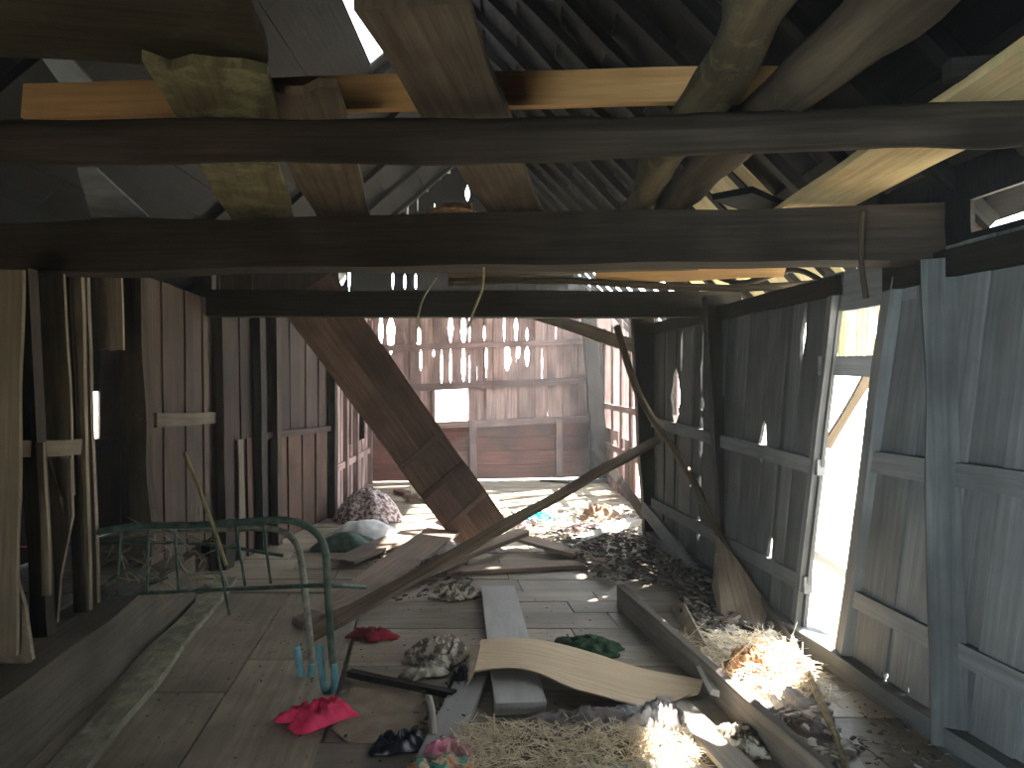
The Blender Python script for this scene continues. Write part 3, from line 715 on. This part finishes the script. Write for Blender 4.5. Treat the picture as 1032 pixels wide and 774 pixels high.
# ------------------------------------------------------------------ CLOTHS AND SACKS
def heap(name, c, rx_, ry_, h, mat, label, cat, rot=0, seed=1, folds=5, rag=.25, group=None, flat=.0, rings=14, seg=48, z0=.006, soft=False):
    """crumpled cloth lying on the floor: a disc with folds, closed underneath"""
    mb = MB(); cr, sr = math.cos(rot), math.sin(rot)
    def pt(r, a):
        q = 1+rag*noise.noise(V((math.cos(a)*1.6, math.sin(a)*1.6, seed*3.3)))*1.6+rag*.4*noise.noise(V((math.cos(a)*5, math.sin(a)*5, seed)))
        x = r*q*rx_*math.cos(a); y = r*q*ry_*math.sin(a)
        nx, ny = x/max(rx_, ry_), y/max(rx_, ry_)
        rid = 1-abs(noise.noise(V((nx*folds*.55, ny*folds*.55, seed*2.1))))*2
        rid2 = 1-abs(noise.noise(V((nx*folds*1.5+3, ny*folds*1.5, seed*4.1))))*2
        edge = (1-r**(3 if not soft else 2.2))
        z = h*edge*((.25+.5*rid+.3*rid2) if not soft else (.75+.18*rid+.08*rid2))
        return V((x*cr-y*sr, x*sr+y*cr, max(z, 0)+.003))
    mb.v.append(pt(0, 0))
    for i in range(1, rings+1):
        for j in range(seg): mb.v.append(pt(i/rings, 2*math.pi*j/seg))
    b0 = len(mb.v)
    for j in range(seg):
        p = pt(1, 2*math.pi*j/seg); mb.v.append(V((p.x, p.y, -.003)))
    uv = lambda k: (mb.v[k].x, mb.v[k].y)
    for j in range(seg):
        k = (j+1) % seg
        q = [0, 1+j, 1+k]; mb.face(q, [uv(a) for a in q])
        for i in range(rings-1):
            q = [1+i*seg+j, 1+(i+1)*seg+j, 1+(i+1)*seg+k, 1+i*seg+k]; mb.face(q, [uv(a) for a in q])
        q = [1+(rings-1)*seg+j, b0+j, b0+k, 1+(rings-1)*seg+k]; mb.face(q, [uv(a) for a in q])
    mb.face([b0+j for j in range(seg)][::-1], [uv(b0+j) for j in range(seg)])
    o = mb.build(name, M[mat], None, Matrix.Translation(V((c.x, c.y, z0+c.z))), smooth=True)
    return tag(o, label, cat, group)
heap('cloth', G(322, 724), .18, .085, .085, 'pink', 'bright pink cloth crumpled on the floor near the bed frame legs', 'cloth', .3, 3, 8, .6)
heap('cloth', G(377, 641), .15, .09, .045, 'darkred', 'dark red cloth lying flat between the boards and the cream rag', 'cloth', .1, 5, 4, .5)
heap('cloth', G(596, 654), .2, .14, .06, 'green', 'dark green bunched cloth on bare floor beyond the mat', 'cloth', -.35, 8, 7, .35)
heap('cloth', G(447, 664), .2, .13, .12, 'cream', 'crumpled cream and black rag beside the grey board', 'cloth', .2, 11, 6, .4)
heap('cloth', G(432, 678), .12, .08, .05, 'palerag', 'small pale scrap of cloth in front of the cream and black rag', 'cloth', .7, 13, 6, .5)
heap('plastic_bag', G(402, 754), .13, .065, .07, 'black', 'shiny black plastic bag on the floor by the cardboard', 'bag', .15, 17, 5, .3)
heap('cloth', G(448, 764), .13, .07, .07, 'pinkpale', 'pale pink cloth at the lower edge of the view, over the grey board', 'cloth', -.1, 19, 4, .3)
heap('cloth', G(446, 785), .15, .09, .08, 'floral', 'orange and green patterned cloth in front of the pale pink one', 'cloth', 0, 23, 4, .3)
heap('wood_chips_pile', G(461, 602), .17, .09, .09, 'cream', 'small heap of pale wood chips at the far end of the grey board', 'chips', .1, 29, 9, .3)
heap('cloth', G(588, 735), .27, .10, .09, 'greycloth', 'grey-brown cloth bunched in front of the mat', 'cloth', .1, 31, 5, .3)
heap('cloth', G(665, 738), .16, .12, .13, 'palecloth', 'pale grey cloth with deep folds at the corner of the mat', 'cloth', .4, 37, 6, .4)
heap('cloth', G(640, 726), .14, .05, .06, 'white', 'white rag along the lower edge of the mat', 'cloth', -.1, 41, 6, .4)
heap('plastic_sheet', G(748, 752), .10, .14, .07, 'cream', 'crumpled clear and white plastic beside the squared timber', 'plastic', .2, 43, 8, .4)
heap('cloth', G(466, 690), .07, .05, .09, 'black', 'small dark blue rag tucked beside the end of the bamboo mat', 'cloth', .5, 103, 6, .3)
heap('sacking', G(640, 792), .36, .15, .05, 'palecloth', 'flat pale sacking under the straw at the lower edge of the view', 'sacking', 0, 105, 6, .3)
# background sacks
heap('sack', G(366, 546), .40, .26, .21, 'white', 'plump white sack lying before the mottled sack', 'sack', .1, 47, 2, .12, soft=True)
heap('sack', G(350, 553), .32, .16, .15, 'greenpaint', 'dark green cloth pushed under the white sack', 'cloth', .1, 49, 2, .2, soft=True)
heap('sack', G(372, 524), .42, .3, .36, 'mottled', 'mottled brown and white sack against the far room doorway', 'sack', 0, 53, 5, .15, soft=True)
heap('cloth', G(443, 556, .02), .25, .14, .1, 'palecloth', 'pale cloth bundle in the shadow by the foot of the ramp', 'cloth', .3, 59, 6, .35)
heap('cloth', G(425, 574, .02), .22, .12, .07, 'black', 'dark blue-black rag between the crossing boards', 'cloth', .3, 61, 6, .35)
heap('cloth', G(540, 524), .22, .13, .09, 'tealcloth', 'bright teal cloth in the sunlit litter of the far room', 'cloth', .3, 67, 5, .4)
heap('cloth', G(520, 530), .2, .12, .07, 'rosecloth', 'rose patterned cloth beside the teal one', 'cloth', .1, 71, 7, .4)
heap('cloth', G(604, 523), .26, .2, .17, 'browncloth', 'brown bundle of cloth in the light near the corner post', 'cloth', .1, 73, 6, .35)
heap('cloth', G(584, 537), .3, .14, .09, 'rosecloth', 'pink and white rags below the brown bundle', 'cloth', .2, 79, 8, .4)
heap('cloth', G(500, 556), .1, .06, .03, 'palecloth', 'tiny pale scrap just under the foot of the ramp', 'cloth', 0, 83, 4, .3)
heap('plastic_bag', G(629, 574), .06, .05, .03, 'white', 'small bright white scrap at the edge of the dark debris', 'scrap', 0, 89, 4, .3)
# small stool in the far room
st = bpy.data.objects.new('small_stool', None); C.objects.link(st); st.location = G(424, 506); tag(st, 'low wooden stool with two pale uprights seen beside the ramp', 'stool')
bpy.context.view_layer.update()
c = G(424, 506)
board('seat', c+V((-.2, 0, .08)), c+V((.2, 0, .08)), .2, .05, UP, 'brown', parent=st)
for dx in (-.17, .17):
    board('leg', c+V((dx, .05, 0)), c+V((dx, .05, .09)), .05, .05, FR, 'brown', parent=st)
for dx in (-.1, .02):
    board('upright', c+V((dx, 0, .1)), c+V((dx-.03, 0, .33)), .04, .03, FR, 'pale', parent=st)

# ------------------------------------------------------------------ LITTER (uncountable)
def litter(name, area, n, mat, label, cat, seed, lo=.01, hi=.05, flat=.35, lift=.02, straw=False, hmap=None):
    rr = random.Random(seed); mb = MB()
    for _ in range(n):
        a, b, c_, d = area; s, t = rr.random(), rr.random()
        p = lerp(lerp(a, b, s), lerp(d, c_, s), t); z = (hmap(s, t) if hmap else 0)+rr.random()*lift
        yaw = rr.random()*6.3; pitch = rr.gauss(0, .25 if not straw else .3)
        L_ = rr.uniform(lo, hi); w = L_*rr.uniform(.3, .9) if not straw else rr.uniform(.002, .005); h = w*flat
        x = V((math.cos(yaw)*math.cos(pitch), math.sin(yaw)*math.cos(pitch), math.sin(pitch)))
        y = V((-math.sin(yaw), math.cos(yaw), 0)); zz = x.cross(y)
        p = V((p.x, p.y, z+abs(x.z)*L_/2+h+.003)); base = len(mb.v); k = [rr.uniform(.6, 1.2) for _ in range(4)]
        for s3 in (-1, 1):
            for (i, (u, v_)) in enumerate(((-1, -1), (1, -1), (1, 1), (-1, 1))):
                mb.v.append(p+x*u*L_/2*k[i]+y*v_*w/2*k[(i+1) % 4]+zz*s3*h/2)
        for ids in ([3, 2, 1, 0], [4, 5, 6, 7], [0, 1, 5, 4], [1, 2, 6, 5], [2, 3, 7, 6], [3, 0, 4, 7]):
            mb.face([base+q for q in ids], [(0, 0)]*4, rr.random())
    return tag(mb.build(name, M[mat]), label, cat, None, 'stuff')
q = lambda *p: tuple(G(*x) for x in p)
litter('straw', q((460, 738), (690, 742), (720, 800), (440, 800)), 2200, 'straw', 'pale straw spread at the lower edge in front of the grey cloth', 'straw', 1, .03, .11, straw=True, lift=.06)
litter('straw', q((672, 648), (800, 650), (845, 720), (745, 715)), 900, 'straw', 'golden straw heaped beside the bright doorway', 'straw', 2, .05, .18, straw=True, lift=.05, hmap=lambda s, t: .10*math.sin(math.pi*s)*math.sin(math.pi*t))
litter('dry_leaves', q((690, 610), (790, 640), (860, 774), (800, 774)), 900, 'palelitter', 'pale dry leaves and scraps along the squared timber', 'litter', 3, .015, .06, lift=.03)
litter('debris', q((545, 540), (642, 540), (712, 602), (600, 585)), 1100, 'debris', 'dark broken debris around the foot of the heavy post', 'debris', 4, .01, .06, lift=.08)
litter('debris', q((676, 570), (706, 585), (766, 648), (690, 640)), 600, 'debris', 'dark crumbs piled under the broken panel', 'debris', 5, .015, .07, lift=.08)
litter('dry_leaves', q((500, 518), (640, 512), (650, 545), (520, 548)), 600, 'palelitter', 'sunlit scraps strewn over the far room floor', 'litter', 6, .015, .07, lift=.03)
litter('debris', q((360, 560), (470, 545), (480, 600), (400, 610)), 260, 'debris', 'dark crumbs between the crossing boards', 'debris', 7, .01, .05)
litter('debris', q((420, 700), (470, 690), (480, 774), (415, 774)), 160, 'debris', 'small dirt crumbs between the grey boards', 'debris', 8, .008, .03)
litter('dust_crumbs', q((200, 620), (640, 600), (700, 774), (120, 774)), 500, 'debris', 'fine crumbs scattered over the open floor', 'debris', 9, .004, .014, lift=.002)
litter('debris', q((850, 700), (1000, 774), (960, 800), (870, 800)), 200, 'debris', 'fine dirt at the foot of the near wall', 'debris', 10, .006, .03)
heap('straw_clump', G(758, 684), .19, .12, .17, 'husk', 'reddish brown husk lump in the straw heap', 'husk', .2, 91, 6, .3)
heap('cloth', G(766, 704), .30, .13, .10, 'palecloth', 'pale crumpled cloth in the sun patch by the doorway', 'cloth', -.6, 93, 6, .3)
heap('cloth', G(790, 740), .24, .16, .07, 'greycloth', 'grey dusty cloth between sun patch and near wall', 'cloth', -.6, 97, 6, .3)
poly('metal_scrap', [G(676, 610, .02), G(690, 608, .13), G(712, 650, .10), G(700, 660, .02)], .012, 'card', 'bent brown sheet scrap leaning on the far end of the squared timber', 'scrap')
board('short_board', G(706, 662, .1), G(728, 700, .06), .09, .03, V((.3, 0, 1)), 'pale', 'short pale board lying on the straw next to the squared timber', 'board')

# ------------------------------------------------------------------ BED FRAME
bf = bpy.data.objects.new('bed_frame', None); C.objects.link(bf); bf.location = G(325, 700)
tag(bf, 'old green tubular metal bed frame with curved legs tipped over beside the sill', 'bed frame')
bpy.context.view_layer.update()
def bt_(name, pts, r, mat, **k): return pole(name, pts, r, mat, parent=bf, rough=0, **k)
YF = 3.6
bt_('leg_tube', [P(60, 545, 4.0), P(130, 531, 3.9), P(200, 529, 3.8), P(262, 525, 3.7), P(292, 525, YF), P(315, 534, YF), P(327, 552, YF), P(330, 590, YF), P(333, 640, YF), P(336, 672, YF)], .018, 'greenpaint')
bt_('foot', [P(336, 668, YF), P(337, 688, YF), P(333, 698, YF), P(327, 694, YF), P(324, 672, YF), P(322, 650, YF)], .0185, 'teal')
bt_('leg_tube', [P(95, 545, 4.4), P(160, 535, 4.3), P(230, 533, 4.15), P(275, 533, 4.0), P(295, 543, 3.95), P(303, 562, 3.9), P(308, 605, 3.85), P(313, 650, 3.82), P(314, 672, 3.8)], .018, 'rust')
bt_('foot', [P(314, 668, 3.8), P(312, 684, 3.8), P(308, 690, 3.8), P(304, 682, 3.8), P(301, 664, 3.8), P(299, 652, 3.8)], .0185, 'teal')
bt_('rail', [P(100, 600, 4.05), P(230, 594, 3.95), P(330, 590, 3.65), P(368, 592, 4.1)], .011, 'greenpaint')
bt_('rail', [P(100, 547, 4.3), P(200, 548, 4.2), P(285, 560, 4.0)], .010, 'greenpaint')
for (x0, y0, x1, y1, Yd) in ((214, 529, 231, 620, 3.85), (238, 530, 247, 590, 3.85), (265, 530, 273, 588, 3.8), (176, 532, 180, 596, 3.9), (150, 532, 148, 598, 3.95), (122, 534, 118, 600, 4.0)):
    bt_('bar', [P(x0, y0, Yd), P(x1, y1, Yd)], .007, 'greenpaint', curve=False)
bt_('scroll', [P(178, 560, 4.0), P(186, 575, 4.0), P(200, 578, 4.0), P(222, 578, 4.0), P(230, 592, 4.0)], .008, 'rust')
bt_('scroll', [P(110, 585, 4.1), P(130, 575, 4.1), P(150, 588, 4.1), P(170, 582, 4.1)], .008, 'greenpaint')
bt_('brace_bar', [P(165, 527, 4.0), P(190, 552, 4.0)], .007, 'rust', curve=False)
pole('stake', [P(186, 456, 3.75), P(212, 522, 3.72), P(228, 570, 3.7)], .010, 'moss', 'thin pale stake leaning over the green bed frame', 'stake', rough=.1)
# dry twigs tangled behind the frame
mb = MB(); rr = random.Random(5); o0 = P(150, 560, 4.3)
for i in range(60):
    a = P(rr.uniform(115, 210), rr.uniform(535, 600), rr.uniform(4.15, 4.45)); d = V((rr.gauss(0, .12), rr.gauss(0, .05), rr.gauss(0, .09)))
    tube(mb, smooth_pts([a-o0, a+d*.5+V((0, 0, rr.gauss(0, .02)))-o0, a+d-o0], 4), .003, 5, i)
tag(mb.build('dry_twigs', M['twine'], None, Matrix.Translation(o0)), 'tangle of thin dry twigs caught behind the bed frame', 'twigs', None, 'stuff')
litter('moss_litter', q((0, 700), (95, 630), (150, 600), (0, 640)), 10, 'debris', 'bits of bark on the sill timber', 'litter', 12) if False else None

# twine hanging from the squared beam
pole('hanging_twine', [P(475, 205, 3.42), P(484, 232, 3.42), P(487, 262, 3.42), P(486, 290, 3.42), P(477, 314, 3.42), P(472, 330, 3.42)], .006, 'twine', 'thin dry twine hanging in front of the squared beam', 'twine', rough=.3)
pole('hanging_twine', [P(440, 280, 4.4), P(427, 300, 4.4), P(421, 322, 4.4), P(420, 345, 4.4)], .005, 'twine', 'thin twine hanging from the thin crooked pole beyond the squared beam', 'twine')
heap('straw_tuft', V((-.27, 3.5, 2.30)), .14, .08, .05, 'husk', 'dusty straw tuft resting on top of the squared beam', 'straw', 0, 101, 6, .4)
# pale loft sheets
poly('loft_sheet', [G(30, 40, 2.40), G(58, 42, 2.40), G(94, 82, 2.33), G(60, 82, 2.33)], .01, 'metal', 'grey sheet on the loft beside the broad mossy board', 'sheet')
poly('loft_sheet', [G(78, 170, 2.31), G(98, 170, 2.31), G(150, 218, 2.31), G(92, 218, 2.31)], .01, 'metal', 'grey sheet seen between the log and the squared beam', 'sheet')
board('eave_board', P(990, 232, 2.55), P(1060, 228, 2.5), .03, .02, FR, 'eave', 'thin pale board above the near wall at the picture edge', 'board') if False else None

# ------------------------------------------------------------------ CAMERA, LIGHT
cam = bpy.data.cameras.new('camera'); co = bpy.data.objects.new('camera', cam); C.objects.link(co)
cam.sensor_width = 36; cam.lens = 36*F_PX/1032; cam.clip_start = .02
co.location = (0, 0, CAMZ); co.rotation_euler = (math.pi/2, 0, 0)
bpy.context.scene.camera = co
w = bpy.data.worlds.new('world'); bpy.context.scene.world = w; w.use_nodes = True
bg = w.node_tree.nodes['Background']; bg.inputs[0].default_value = (.86, .93, 1, 1); bg.inputs[1].default_value = 10
sun = bpy.data.lights.new('sun', 'SUN'); sun.energy = 60; sun.angle = .02; sun.color = (1, .95, .88)
so = bpy.data.objects.new('sun', sun); C.objects.link(so)
so.rotation_euler = V((-.7, -.5, -1)).to_track_quat('-Z', 'Y').to_euler()
def area(name, loc, d, sx, sy, e, col, spread=180):
    l = bpy.data.lights.new(name, 'AREA'); l.shape = 'RECTANGLE'; l.size = sx; l.size_y = sy; l.energy = e; l.color = col; l.spread = math.radians(spread)
    o = bpy.data.objects.new(name, l); C.objects.link(o); o.location = loc; o.rotation_euler = V(d).to_track_quat('-Z', 'Y').to_euler(); return o
area('added_cool_fill', (-.9, -1.36, .8), (2.7, 3.7, .5), .75, 1.4, 20, (.66, .87, 1), 60)  # added lamp out of view, cools the right wall in place of lens veil
# haze volume added through the barn to imitate lens veil
mb = MB()
for z in (-.5, 5.6):
    for c in ((-4.6, -1.3), (3.4, -1.3), (3.4, 12.4), (-4.6, 12.4)): mb.v.append(V((c[0], c[1], z)))
for ids in ([3, 2, 1, 0], [4, 5, 6, 7], [0, 1, 5, 4], [1, 2, 6, 5], [2, 3, 7, 6], [3, 0, 4, 7]): mb.face(ids, [(0, 0)]*4)
vm = bpy.data.materials.new('veil_haze'); vm.use_nodes = True; N = vm.node_tree.nodes; N.clear()
vo = N.new('ShaderNodeOutputMaterial'); vs = N.new('ShaderNodeVolumeScatter')
vs.inputs['Color'].default_value = (.85, .95, 1, 1); vs.inputs['Density'].default_value = .004; vs.inputs['Anisotropy'].default_value = .35
vm.node_tree.links.new(vs.outputs[0], vo.inputs['Volume'])
tag(mb.build('added_haze', vm), 'thin haze added to the air of the whole barn, imitating lens veil', 'haze', None, 'stuff')
sc = bpy.context.scene
sc.cycles.volume_bounces = 1
sc.view_settings.view_transform = 'Standard'; sc.view_settings.look = 'None'; sc.view_settings.gamma = 1; sc.view_settings.exposure = .45
sc.view_settings.use_curve_mapping = False
sc.cycles.use_denoising = True; sc.cycles.max_bounces = 8; sc.cycles.diffuse_bounces = 5; sc.cycles.sample_clamp_indirect = 8
